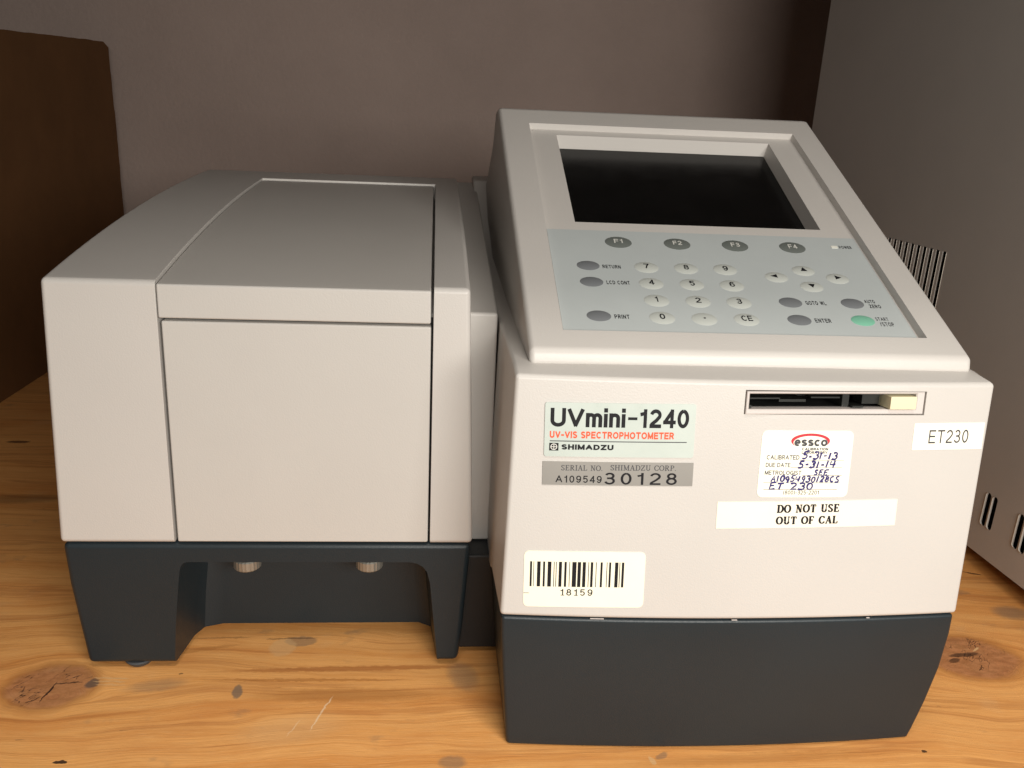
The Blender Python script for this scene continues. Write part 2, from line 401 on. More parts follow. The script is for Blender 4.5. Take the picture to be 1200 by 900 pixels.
def rrect(mapf, w, h, r, o0, o1):
    """rounded rectangle sheet centred on the local origin; r: (left bottom, right bottom, right top, left top) or one number"""
    if not isinstance(r, tuple): r = (r,) * 4
    xs = set()
    for k in range(7):
        a = k / 6 * math.pi / 2
        for q in r: xs.add(round(-w / 2 + q - q * math.cos(a), 4)); xs.add(round(w / 2 - q + q * math.cos(a), 4))
    for k in range(1, 14): xs.add(round(-w / 2 + w * k / 14, 4))
    xs = sorted(xs)
    xs2 = [xs[0]]
    for x in xs[1:]:
        if x - xs2[-1] > 0.02: xs2.append(x)
    def inset(x, rl, rr):
        if x < -w / 2 + rl: d = -w / 2 + rl - x; q = rl
        elif x > w / 2 - rr: d = x - (w / 2 - rr); q = rr
        else: return 0
        return q - math.sqrt(max(0, q * q - d * d)) * 0.999
    return strip(mapf, xs2, lambda x: -h / 2 + inset(x, r[0], r[1]), lambda x: h / 2 - inset(x, r[3], r[2]), o0, o1)
def oval(mapf, a, b, o0, o1, height):
    xs = [-a * math.cos(math.pi * k / 24) for k in range(25)]
    e = lambda x: b * math.sqrt(max(0.0004, 1 - (x / a) ** 2))
    def dome(x, q):
        r2 = min(1.0, (x / a) ** 2 + (q / b) ** 2)
        return height * (1 - r2) ** 0.8 if r2 < 1 else 0.0
    return strip(mapf, xs, lambda x: -e(x), e, o0, o1, dome)

# ---- printed text: outline letters laid on a surface, fitted to a box
_cache = {}
def letters(body, bold=0.0, spacing=1.0):
    key = (body, bold, spacing)
    if key in _cache: return _cache[key]
    c = bpy.data.curves.new('t', 'FONT'); c.body = body; c.offset = bold; c.space_character = spacing; c.resolution_u = 4
    c.fill_mode = 'FRONT'
    o = bpy.data.objects.new('t', c); COL.objects.link(o)
    dg = bpy.context.evaluated_depsgraph_get(); dg.update()
    me = bpy.data.meshes.new_from_object(o.evaluated_get(dg))
    vs = [(v.co.x, v.co.y) for v in me.vertices]; fs = [tuple(p.vertices) for p in me.polygons]
    bpy.data.objects.remove(o); bpy.data.meshes.remove(me)
    x0 = min(v[0] for v in vs); x1 = max(v[0] for v in vs); y0 = min(v[1] for v in vs); y1 = max(v[1] for v in vs)
    vs = [((v[0] - x0) / (x1 - x0), (v[1] - y0) / (y1 - y0)) for v in vs]
    _cache[key] = (vs, fs, (x1 - x0) / (y1 - y0)); return _cache[key]
def print_mesh(parts, mapf, off):
    """parts: lists of (verts2d, faces)"""
    V = []; Fc = []
    for i, (vs, fs) in enumerate(parts):     # crossing strokes lie a hair above one another
        o = len(V); V += [tuple(c * S for c in mapf(u, v, off + 0.004 * (i % 7))) for u, v in vs]; Fc += [tuple(i + o for i in q) for q in fs]
    me = bpy.data.meshes.new('p'); me.from_pydata(V, [], Fc)
    # face outward
    if len(me.polygons):
        n = Vector(mapf(0, 0, 1.0)) - Vector(mapf(0, 0, 0.0))
        tot = sum((p.normal.dot(n) * p.area for p in me.polygons))
        if tot < 0: me.flip_normals()
    return me
def fit(body, x0, y0, x1, y1, bold=0.0, spacing=1.0, skew=0.0):
    vs, fs, _ = letters(body, bold, spacing)
    return [(x0 + u * (x1 - x0) + skew * v * (y1 - y0), y0 + v * (y1 - y0)) for u, v in vs], fs
def bar(x0, y0, x1, y1):
    n = max(1, int(math.ceil((x1 - x0) / 2.5)))
    V = [(x0 + (x1 - x0) * k / n, y) for k in range(n + 1) for y in (y0, y1)]
    return V, [(2 * k, 2 * k + 2, 2 * k + 3, 2 * k + 1) for k in range(n)]
def stroke(pts, w, w2=None):
    """ribbon along a polyline; width w (list or number)"""
    n = len(pts); V = []; Fc = []
    for i, p in enumerate(pts):
        a = pts[max(0, i - 1)]; b = pts[min(n - 1, i + 1)]
        dx, dy = b[0] - a[0], b[1] - a[1]; l = math.hypot(dx, dy) or 1
        if callable(w): ww = w(dx / l, dy / l, i / (n - 1)) / 2
        else: ww = w / 2
        nx, ny = -dy / l * ww, dx / l * ww
        V += [(p[0] + nx, p[1] + ny), (p[0] - nx, p[1] - ny)]
    for i in range(n - 1): Fc.append((2 * i, 2 * i + 1, 2 * i + 3, 2 * i + 2))
    return V, Fc
def arc(cx, cy, rx, ry, a0, a1, n=12):
    return [(cx + rx * math.cos(math.radians(a0 + (a1 - a0) * k / n)), cy + ry * math.sin(math.radians(a0 + (a1 - a0) * k / n))) for k in range(n + 1)]

# ---- roman (serif) capitals, on a 1-high body: strokes 'T' thick, 't' thin, 's' serif, 'c' contrast curve
def serif_glyph(ch):
    T = lambda *p: ('T', list(p)); t = lambda *p: ('t', list(p)); c = lambda p: ('c', p)
    s = lambda x, y, w=0.34: ('s', [(x - w / 2, y), (x + w / 2, y)])
    G = {
     'D': (0.80, [T((.18, 0), (.18, 1)), s(.16, .03), s(.16, .97), c([(.2, .97)] + arc(.36, .5, .36, .47, 80, -80, 14) + [(.2, .03)])]),
     'O': (0.82, [c(arc(.41, .5, .34, .47, 90, 450, 24))]),
     'N': (0.84, [t((.18, 0), (.18, 1)), ('T', [(.17, .98), (.68, .02)]), t((.68, 0), (.68, 1)), s(.15, .97, .3), s(.18, .03, .3), s(.68, .97, .3)]),
     'T': (0.74, [T((.37, 0), (.37, 1)), ('s', [(.06, .97), (.68, .97)]), t((.07, .97), (.07, .72)), t((.67, .97), (.67, .72)), s(.37, .03)]),
     'U': (0.82, [('T', [(.19, 1), (.19, .36)]), c(arc(.42, .34, .23, .32, 180, 360, 10)), t((.65, .34), (.65, 1)), s(.18, .97, .34), s(.65, .97, .28)]),
     'S': (0.62, [c(arc(.30, .74, .21, .23, 20, 200, 10) + [(.20, .60), (.40, .42)] + arc(.30, .26, .22, .23, 20, -160, 10)), t((.51, .97), (.51, .74)), t((.08, .03), (.08, .28))]),
     'E': (0.72, [T((.18, 0), (.18, 1)), ('s', [(.02, .97), (.62, .97)]), ('s', [(.02, .03), (.64, .03)]), ('s', [(.2, .51), (.46, .51)]), t((.61, .97), (.61, .74)), t((.63, .03), (.63, .27)), t((.46, .62), (.46, .40))]),
     'F': (0.68, [T((.18, 0), (.18, 1)), ('s', [(.02, .97), (.62, .97)]), s(.18, .03), ('s', [(.2, .49), (.46, .49)]), t((.61, .97), (.61, .74)), t((.46, .60), (.46, .38))]),
     'C': (0.76, [c(arc(.42, .5, .33, .47, 38, 322, 20)), t((.69, .97), (.69, .70)), t((.69, .30), (.69, .15))]),
     'A': (0.80, [t((.10, 0), (.39, 1)), T((.38, 1), (.66, 0)), ('s', [(.2, .33), (.54, .33)]), s(.11, .03, .28), s(.66, .03, .32)]),
     'L': (0.68, [T((.18, 0), (.18, 1)), s(.18, .97), ('s', [(.02, .03), (.62, .03)]), t((.61, .03), (.61, .30))]),
     'R': (0.80, [T((.18, 0), (.18, 1)), s(.18, .03), c([(.05, .97)] + arc(.32, .74, .25, .23, 90, -90, 10) + [(.18, .51)]), T((.36, .50), (.66, .03)), s(.70, .03, .18)]),
     'I': (0.40, [T((.20, 0), (.20, 1)), s(.20, .03), s(.20, .97)]),
     'H': (0.86, [T((.18, 0), (.18, 1)), T((.68, 0), (.68, 1)), s(.18, .03), s(.18, .97), s(.68, .03), s(.68, .97), ('s', [(.2, .51), (.66, .51)])]),
     'M': (1.0, [t((.16, 0), (.16, 1)), T((.17, 1), (.48, .05)), t((.48, .05), (.80, 1)), T((.82, 0), (.82, 1)), s(.14, .97, .26), s(.16, .03, .28), s(.82, .03), s(.84, .97, .26)]),
     'P': (0.70, [T((.18, 0), (.18, 1)), s(.18, .03), c([(.05, .97)] + arc(.32, .73, .27, .24, 90, -90, 10) + [(.18, .49)])]),
     'Z': (0.72, [('s', [(.06, .97), (.64, .97)]), ('T', [(.62, .96), (.08, .04)]), ('s', [(.06, .03), (.66, .03)]), t((.07, .97), (.07, .74)), t((.65, .03), (.65, .27))]),
     '.': (0.30, [('d', [(.10, .0), (.10, .12)])]),
     ' ': (0.42, []),
    }
    return G[ch]
def serif_text(body, x0, y0, x1, y1, thick=0.19, thin=0.075, track=0.04):
    adv = 0; items = []
    for ch in body:
        w, st = serif_glyph(ch); items.append((adv, st)); adv += w + track
    adv -= track
    sx = (x1 - x0) / adv; sy = (y1 - y0); out = []
    for a, st in items:
        for kind, pts in st:
            if kind == 'T': wf = thick
            elif kind == 't' or kind == 's': wf = thin
            elif kind == 'd': wf = 0.14
            else: wf = lambda dx, dy, t: thin + (thick - thin) * abs(dy) ** 1.3
            V, Fc = stroke(pts, wf)
            out.append(([(x0 + (a + p[0]) * sx, y0 + p[1] * sy) for p in V], Fc))
    return out
# ---- grotesque (sans serif) characters as even strokes; centre lines in a box of height 1
def sans_glyph(ch):
    G = {
     'A': (.74, [[(0, 0), (.37, 1)], [(.37, 1), (.74, 0)], [(.13, .33), (.61, .33)]]),
     'B': (.56, [[(0, 0), (0, 1)], [(0, 1), (.30, 1)] + arc(.30, .76, .22, .24, 88, -90, 9) + [(0, .52)], [(0, .52), (.32, .52)] + arc(.32, .26, .24, .26, 88, -90, 9) + [(0, 0)]]),
     'C': (.68, [arc(.36, .5, .36, .5, 42, 318, 20)]),
     'D': (.64, [[(0, 0), (0, 1)], [(0, 1), (.24, 1)] + arc(.26, .5, .38, .5, 86, -86, 14) + [(0, 0)]]),
     'E': (.54, [[(0, 0), (0, 1)], [(0, 1), (.54, 1)], [(0, .52), (.49, .52)], [(0, 0), (.55, 0)]]),
     'F': (.52, [[(0, 0), (0, 1)], [(0, 1), (.52, 1)], [(0, .5), (.45, .5)]]),
     'G': (.72, [arc(.36, .5, .36, .5, 42, 345, 20), [(.72, 0), (.72, .45)], [(.40, .45), (.72, .45)]]),
     'H': (.60, [[(0, 0), (0, 1)], [(.60, 0), (.60, 1)], [(0, .52), (.60, .52)]]),
     'I': (.0, [[(0, 0), (0, 1)]]),
     'L': (.50, [[(0, 0), (0, 1)], [(0, 0), (.50, 0)]]),
     'M': (.74, [[(0, 0), (0, 1)], [(0, 1), (.37, .05)], [(.37, .05), (.74, 1)], [(.74, 1), (.74, 0)]]),
     'N': (.60, [[(0, 0), (0, 1)], [(0, 1), (.60, 0)], [(.60, 0), (.60, 1)]]),
     'O': (.76, [arc(.38, .5, .38, .5, 90, 450, 26)]),
     'P': (.54, [[(0, 0), (0, 1)], [(0, 1), (.28, 1)] + arc(.28, .72, .26, .28, 88, -88, 10) + [(0, .44)]]),
     'R': (.58, [[(0, 0), (0, 1)], [(0, 1), (.30, 1)] + arc(.30, .74, .26, .26, 88, -88, 10) + [(0, .48)], [(.30, .48), (.58, 0)]]),
     'S': (.56, [arc(.28, .76, .27, .24, 20, 180, 9) + [(.06, .62), (.28, .51), (.50, .40)] + arc(.29, .25, .28, .25, 10, -165, 10)]),
     'T': (.60, [[(.30, 0), (.30, 1)], [(0, 1), (.60, 1)]]),
     'U': (.60, [[(0, 1), (0, .32)] + arc(.30, .30, .30, .30, 180, 360, 12) + [(.60, 1)]]),
     'Y': (.68, [[(0, 1), (.34, .45)], [(.68, 1), (.34, .45)], [(.34, .48), (.34, 0)]]),
     'V': (.68, [[(0, 1), (.34, 0)], [(.34, 0), (.68, 1)]]),
     'W': (.96, [[(0, 1), (.24, 0)], [(.24, 0), (.48, 1)], [(.48, 1), (.72, 0)], [(.72, 0), (.96, 1)]]),
     'Z': (.58, [[(0, 1), (.58, 1)], [(.58, 1), (0, 0)], [(0, 0), (.58, 0)]]),
     '0': (.50, [arc(.25, .5, .25, .5, 90, 450, 24)]),
     '1': (.30, [[(.24, 0), (.24, 1)], [(.24, 1), (.20, .84), (.0, .78)]]),
     '2': (.50, [arc(.25, .73, .25, .27, 170, -25, 12) + [(.30, .38), (.02, .12), (0, 0)], [(0, 0), (.50, 0)]]),
     '3': (.50, [arc(.24, .76, .22, .24, 160, -80, 11), [(.16, .53), (.26, .53)], arc(.24, .27, .25, .27, 85, -165, 12)]),
     '4': (.54, [[(.42, 0), (.42, 1)], [(.42, 1), (0, .26)], [(0, .26), (.56, .26)]]),
     '5': (.50, [[(.07, 1), (.46, 1)], [(.07, 1), (.03, .52)], arc(.25, .32, .25, .32, 140, -155, 14)]),
     '6': (.50, [arc(.25, .31, .25, .31, 90, 450, 18), [(0, .32)] + arc(.27, .50, .27, .50, 180, 35, 10)]),
     '7': (.48, [[(0, 1), (.48, 1)], [(.48, 1), (.26, .52), (.14, 0)]]),
     '8': (.50, [arc(.25, .77, .21, .23, 90, 450, 18), arc(.25, .27, .25, .27, 90, 450, 20)]),
     '9': (.50, [arc(.25, .69, .25, .31, 90, 450, 18), arc(.23, .50, .27, .50, -145, 0, 10) + [(.50, .68)]]),
     'm': (.66, [[(0, 0), (0, .70)], [(0, .42)] + arc(.165, .50, .165, .20, 165, 0, 8) + [(.33, 0)], [(.33, .42)] + arc(.495, .50, .165, .20, 165, 0, 8) + [(.66, 0)]]),
     'n': (.37, [[(0, 0), (0, .70)], [(0, .42)] + arc(.185, .50, .185, .20, 165, 0, 8) + [(.37, 0)]]),
     'i': (.0, [[(0, 0), (0, .66)], [(0, .99), (0, 1.03)]]),
     'e': (.62, [[(0, .5), (.62, .5)] + arc(.31, .5, .31, .5, 0, 310, 20)]),
     's': (.56, [arc(.28, .76, .27, .24, 20, 180, 9) + [(.06, .62), (.28, .51), (.50, .40)] + arc(.29, .25, .28, .25, 10, -165, 10)]),
     'c': (.58, [arc(.31, .5, .31, .5, 45, 315, 18)]),
     'o': (.66, [arc(.33, .5, .33, .5, 90, 450, 24)]),
     '-': (.28, [[(0, .42), (.28, .42)]]),
     '/': (.34, [[(0, -.05), (.34, 1.05)]]),
     '(': (.16, [arc(.5, .45, .5, .75, 130, 230, 8)]),
     ')': (.16, [arc(-.34, .45, .5, .75, 50, -50, 8)]),
     ' ': (.16, []),
    }
    return G[ch]
def sans(body, x0, y0, x1, y1, w=0.14, gap=0.16, skew=0.0):
    """fills the box x0..x1, y0..y1 (cap height); w: stroke width as a share of the height"""
    adv = 0; items = []
    for ch in body:
        g, st = sans_glyph(ch); items.append((adv, st)); adv += g + w + gap
    adv -= gap
    H = y1 - y0; sx = (x1 - x0) / adv; out = []
    for a, st in items:
        for pts in st:
            n = len(pts); P = [((a + w / 2 + p[0]) , w / 2 + p[1] * (1 - w)) for p in pts]
            closed = n > 8 and abs(pts[0][0] - pts[-1][0]) < 1e-6 and abs(pts[0][1] - pts[-1][1]) < 1e-6
            if not closed:                   # run the ends out by half a stroke so that corners close
                for e, q in ((0, 1), (-1, -2)):
                    dx, dy = P[e][0] - P[q][0], P[e][1] - P[q][1]; l = math.hypot(dx, dy) or 1
                    ax = abs(dx) < .01 or abs(dy) < .01
                    kk = .49 if ax else (.30 if n <= 3 else 0)
                    P[e] = (P[e][0] + dx / l * w * kk, P[e][1] + dy / l * w * kk)
            V, Fc = stroke(P, w)
            out.append(([(x0 + u * sx + skew * v * H, y0 + v * H) for u, v in V], Fc))
    return out

# ---- hand-written characters
def hand_glyph(ch):
    G = {
     '0': (.62, [arc(.3, .5, .24, .46, 80, 440, 16)]),
     '1': (.34, [[(.12, .98), (.10, .0)]]),
     '2': (.66, [arc(.3, .72, .24, .24, 165, -30, 9) + [(.3, .3), (.06, .03), (.6, .06)]]),
     '3': (.64, [arc(.26, .76, .26, .22, 150, -85, 10), arc(.26, .28, .30, .27, 88, -150, 12)]),
     '4': (.70, [[(.06, .92), (.0, .42), (.66, .46)], [(.54, 1.0), (.46, 0)]]),
     '5': (.62, [[(.16, .95), (.12, .55)] + arc(.26, .30, .28, .28, 110, -140, 10), [(.14, .95), (.60, 1.02)]]),
     '8': (.58, [arc(.28, .75, .19, .22, 60, 250, 9) + arc(.28, .25, .22, .24, 70, -250, 14) + [(.42, .62), (.42, .88)]]),
     '9': (.56, [arc(.26, .70, .20, .26, 20, 370, 14) + [(.44, .5), (.36, -.05)]]),
     'A': (.66, [[(.0, .0), (.34, .98), (.52, .0)], [(.12, .38), (.50, .42)]]),
     'C': (.60, [arc(.34, .5, .28, .46, 50, 310, 12)]),
     'S': (.58, [arc(.30, .74, .20, .22, 30, 230, 9) + arc(.26, .26, .22, .24, 60, -150, 10)]),
     'E': (.60, [[(.10, .98), (.06, .0), (.54, .03)], [(.10, .96), (.56, 1.0)], [(.08, .5), (.46, .54)]]),
     'T': (.62, [[(.02, .94), (.62, 1.0)], [(.32, .96), (.26, .0)]]),
     '-': (.50, [[(.06, .46), (.40, .50)]]),
     ' ': (.40, []),
    }
    return G[ch]
def hand_text(body, x0, y0, x1, y1, w, slant=0.22, seed=1):
    rnd = random.Random(seed); adv = 0; items = []
    for ch in body:
        g, st = hand_glyph(ch); items.append((adv, st, rnd.uniform(-.05, .05), rnd.uniform(.92, 1.08))); adv += g + .14
    sx = (x1 - x0) / adv; sy = y1 - y0; out = []
    for a, st, dy, sc in items:
        for pts in st:
            tilt = rnd.uniform(-.07, .07)
            P = [(x0 + (a + p[0] * sc) * sx + (slant + tilt) * p[1] * sy + rnd.uniform(-.02, .02), y0 + (p[1] * sc + dy * 1.6) * sy + rnd.uniform(-.04, .04)) for p in pts]
            p0 = rnd.uniform(.75, 1.0); p1 = rnd.uniform(.55, 1.15)
            out.append(stroke(P, lambda dx, dy_, t, p0=p0, p1=p1: w * (p0 + (p1 - p0) * t) * (1.0 + .15 * math.sin(9 * t))))
    return out

# ================================================================== the spectrophotometer
SP = empty('spectrophotometer', (208, 160, 0))
tag(SP, 'beige and dark grey benchtop spectrophotometer with slanted keypad console and labels on its front', 'lab instrument')
def part(name, me, m, parent=SP, **k):
    o = put(name, me, m, None, **k)
    if parent is SP:
        o.parent = SP; o.matrix_parent_inverse = Matrix.Translation(-SP.location)
    else:
        o.parent = parent
    return o

# ---- right housing (beige) : side profile (y, z, left x, right x, bow)
prof = [(-13, 71, 204.6, 413.6, 1), (0, 177, 207.6, 416.2, 1), (12, 179.5, 207.2, 412.6, .55), (120, 183, 205.8, 412, 0), (230, 189, 204.2, 411, 0),
        (290, 207, 203, 411, 0), (328, 233, 202.4, 411, 0), (350, 235, 202, 411, 0), (350, 32, 204, 409, 0), (102, 45, 205, 412, 0),
        (50, 57.5, 204.7, 412.6, 0), (49, 61, 204.7, 412.6, 0)]
st = []
NX = 28
for i in range(NX + 1):
    t = i / NX
    ring = []
    for (y, z, xl, xr, bw) in prof:
        x = xl + (xr - xl) * t
        ring.append((x, y - bw * bulge(204 + 212 * t), z))
    st.append(ring)
def hexa(mapf, x0, x1, z0, z1, o0, o1, inset=0.0):
    """cutter between offsets o0 (inside) and o1 (outside); inset shrinks the inner end"""
    a = [mapf(x, z, o1) for x, z in ((x0, z0), (x1, z0), (x1, z1), (x0, z1))]
    b = [mapf(x, z, o0) for x, z in ((x0 + inset, z0 + inset), (x1 - inset, z0 + inset), (x1 - inset, z1 - inset), (x0 + inset, z1 - inset))]
    return loft([b, a])
housing = bake(loft(st), 3.0, 4, [hexa(FRONT, 304.0, 384.2, 163.3, 173.6, -34, 4)], bevel_angle=24)
part('main_housing', housing, BEIGE)

# ---- slanted console (wedge)
wp = [(9.5, 178.0, 214.2, 411.0), (11, 185, 214.0, 411.1), (221, 284.5, 211.7, 412.0), (240, 283, 211.8, 411.9), (262, 262, 212, 411.8), (322, 232, 212, 411.5), (322, 186, 212, 411), (120, 180, 213.5, 411)]
con = loft([[(p[2], p[0], p[1]) for p in wp], [(p[3], p[0], p[1]) for p in wp]])
def frustum(mapf, outer, inner, o_in, o_out_extra):
    """opening given by its rectangle on the surface and on the floor, continued a little outside"""
    (ax0, ax1, av0, av1, ao) = outer; (bx0, bx1, bv0, bv1) = inner
    A = [mapf(x, v, ao) for x, v in ((ax0, av0), (ax1, av0), (ax1, av1), (ax0, av1))]
    B = [mapf(x, v, o_in) for x, v in ((bx0, bv0), (bx1, bv0), (bx1, bv1), (bx0, bv1))]
    k = o_out_extra
    Cc = [tuple(a[i] + (a[i] - b[i]) * k for i in range(3)) for a, b in zip(A, B)]
    return loft([B, A, Cc])
cut1 = frustum(PANEL, (229.8, 395.8, 13.6, 212.8, 0.0), (230.1, 395.3, 14.0, 212.2), -3.6, 1.0)
cut2 = frustum(PANEL, (246.4, 379.2, 107.6, 205.6, -3.6), (247.4, 378.0, 108.8, 204.0), -12.0, 0.6)
console = part('control_console', bake(con, 2.6, 4, [cut1, cut2], bevel_angle=24, bevel2=0.35), BEIGE)
scr = part('display_screen', rrect(local(PANEL, 312.7, 156.4), 130.0, 94.6, 0.5, -12.3, -11.4), SCREEN)

# keypad film lying in the recess
sheet = part('keypad_sheet', rrect(local(PANEL, 312.6, 57.4), 163.6, 84.6, (3.2, 0.8, 0.4, 0.4), -3.9, -3.35), SHEET)
def FLOORM(x, v, off=0.0):                   # the sunk keypad area
    return PANEL(x + .7 + .0064 * (x - 265.8), v + 2.0 + .0085 * (v - 25.9), off - 1.6)
TXO = -1.72
def sheet_print(parts, m=INK, name='lettering', par=sheet, off=TXO):
    o = put(name, print_mesh(parts, FLOORM, off), m, None, smooth=0); o.parent = par; return o
def key(x, v, a, b, m, h, label, text=None, tb=None, tm=INK, shape=None):
    k = part('key', oval(local(FLOORM, x, v), a, b, -1.95, -1.70, h), m, smooth=60, wn=False)
    if label: k['label'] = label
    lm = lambda u, w, off=0.0: FLOORM(x + u, v + w, -1.70 + h + 0.06 + off)
    if text:
        w, hh = tb
        p = put('lettering', print_mesh(sans(text, -w / 2, -hh / 2 + .3, w / 2, hh / 2 + .3, 0.17), lm, 0.0), tm, None, smooth=0); p.parent = k
    if shape:
        p = put('lettering', print_mesh(shape, lm, 0.0), tm, None, smooth=0); p.parent = k
    return k
for i, x in enumerate((265.8, 296.1, 326.3, 356.5)):
    key(x, 86.6, 6.85, 5.0, KEYDK, 0.5, 'dark oval function key marked F%d' % (i + 1), 'F%d' % (i + 1), (4.6, 3.5), INKWH)
nums = ('789', '456', '123')
for r, v in enumerate((65.2, 52.0, 38.7)):
    for c, x in enumerate((276.4, 296.1, 315.7)):
        ch = nums[r][c]
        key(x, v, 5.9, 4.5, KEYLT, 0.6, 'pale raised number key marked %s' % ch, ch, (1.5 if ch == '1' else 2.5, 3.9))
key(276.6, 25.9, 5.9, 4.5, KEYLT, 0.6, 'pale raised number key marked 0', '0', (2.5, 3.9))
key(296.1, 25.7, 5.9, 4.5, KEYLT, 0.6, 'pale raised key marked with a point', None, None, INK, [bar(-.45, -.4, .45, .5)])
key(315.9, 26.0, 5.9, 4.5, KEYLT, 0.6, 'pale raised key marked CE', 'CE', (5.0, 3.9))
tri = lambda pts: (pts, [tuple(range(len(pts)))])
key(355.6, 66.1, 5.7, 4.2, KEYLT, 0.6, 'pale raised key with up arrow', shape=[tri([(-1.7, -1.0), (1.7, -1.0), (0, 2.2)])])
key(355.6, 52.9, 5.7, 4.2, KEYLT, 0.6, 'pale raised key with down arrow', shape=[tri([(-1.7, 1.5), (0, -1.5), (1.7, 1.5)])])
key(371.1, 60.2, 5.7, 4.2, KEYLT, 0.6, 'pale raised key with right arrow', shape=[tri([(-1.3, -1.4), (1.9, 0.2), (-1.3, 1.8)])])
key(340.1, 60.0, 5.7, 4.2, KEYLT, 0.6, 'pale raised key with left arrow', shape=[tri([(-3.2, .2), (0.2, -1.3), (.2, 1.7)])])
for (x, v, nm) in ((247.7, 65.5, 'RETURN'), (247.7, 52.2, 'LCD CONT'), (247.6, 26.3, 'PRINT'), (340.9, 39.9, 'GOTO WL'), (341.0, 26.7, 'ENTER'), (371.3, 40.3, 'AUTO ZERO')):
    key(x, v, 5.6, 3.9, KEYGR, 0.55, 'grey oval key beside the word %s' % nm)
key(371.6, 27.4, 5.6, 3.9, KEYGN, 0.55, 'green oval start and stop key')
led = part('power_lamp', rrect(local(FLOORM, 379.4, 88.3), 3.4, 2.0, 0.4, -1.95, -1.55), LED)
words = [('RETURN', 254.7, 63.6, 263.6, 66.5), ('LCD CONT', 254.8, 50.6, 266.0, 53.6), ('PRINT', 254.7, 24.6, 261.6, 27.6),
         ('GOTO WL', 348.3, 38.5, 358.2, 41.5), ('ENTER', 348.4, 25.2, 356.0, 28.2), ('AUTO', 377.9, 40.9, 383.0, 43.6), ('ZERO', 379.0, 37.2, 384.6, 39.9),
         ('START', 378.2, 27.6, 384.4, 30.2), ('/STOP', 378.9, 23.6, 385.6, 26.6), ('POWER', 382.0, 87.1, 388.6, 89.7)]
for w_, a, b_, c_, d_ in words:
    sheet_print(sans(w_, a, b_, c_, d_, 0.20, 0.22), INK if w_ not in ('START', '/STOP') else INKGR)

# ---- memory card slot in the front face
def ringmesh(mapf, X0, X1, Z0, Z1, x0, x1, z0, z1, o_back, o_front, cham):
    R = []
    for (a0, a1, b0, b1, o) in ((X0, X1, Z0, Z1, o_back), (X0, X1, Z0, Z1, o_front - .25), (X0 + .3, X1 - .3, Z0 + .3, Z1 - .3, o_front),
                                (x0 - cham, x1 + cham, z0 - cham, z1 + cham, o_front), (x0, x1, z0, z1, o_front - cham), (x0, x1, z0, z1, o_back)):
        R.append([mapf(x, z, o) for x, z in ((a0, b0), (a1, b0), (a1, b1), (a0, b1))])
    V = [p for r in R for p in r]; Fc = []
    n = len(R)
    for k in range(n):
        k2 = (k + 1) % n
        for i in range(4):
            j = (i + 1) % 4; Fc.append((k * 4 + i, k * 4 + j, k2 * 4 + j, k2 * 4 + i))
    return raw(V, Fc)
flat = lambda x, z, off=0.0: (x, FRONT(344, z, off)[1] + (x - 344) * 0.045, FRONT(344, z, off)[2])
slot = part('card_slot_frame', ringmesh(flat, 304.35, 383.85, 163.65, 173.25, 305.6, 380.1, 165.7, 172.3, -6.8, -0.25, 0.5), FRAME, smooth=20)
# dark tunnel behind the frame: five walls
tun = []
def slab(x0, x1, z0, z1, o0, o1):
    v = [flat(x, z, o) for o in (o0, o1) for z in (z0, z1) for x in (x0, x1)]
    return v, [(0, 1, 3, 2), (4, 6, 7, 5), (0, 4, 5, 1), (2, 3, 7, 6), (0, 2, 6, 4), (1, 5, 7, 3)]
tun = [slab(305.3, 380.4, 172.32, 173.0, -30, -1.2), slab(305.3, 380.4, 165.0, 165.68, -30, -1.2), slab(305.0, 305.58, 165.7, 172.3, -30, -1.2),
       slab(380.12, 380.7, 165.7, 172.3, -30, -1.2), slab(305.3, 380.4, 165.0, 173.0, -31, -30)]
part('slot_tunnel', join_raw(tun), BLACK, smooth=0)
part('slot_guide', join_raw([slab(306.5, 320, 169.6, 170.2, -20, -3.0), slab(334, 347, 169.9, 170.5, -20, -3.5), slab(321, 333, 167.8, 168.9, -22, -6), slab(349, 352, 166, 171.8, -20, -5),
      slab(306.0, 307.2, 166, 167.2, -10, -1.8)]), BLACKG, smooth=0)
part('slot_contact', join_raw([slab(352.5, 357.5, 166.1, 166.8, -9, -2.2), slab(356.5, 366.8, 171.4, 172.0, -9, -3.5), slab(358.6, 366.4, 167, 171, -14, -6)]), BLACKG, smooth=0)
part('eject_button', bake(join_raw([slab(367.6, 379.4, 166.0, 171.5, -9, 1.4)]), 0.35, 2), CREAM)

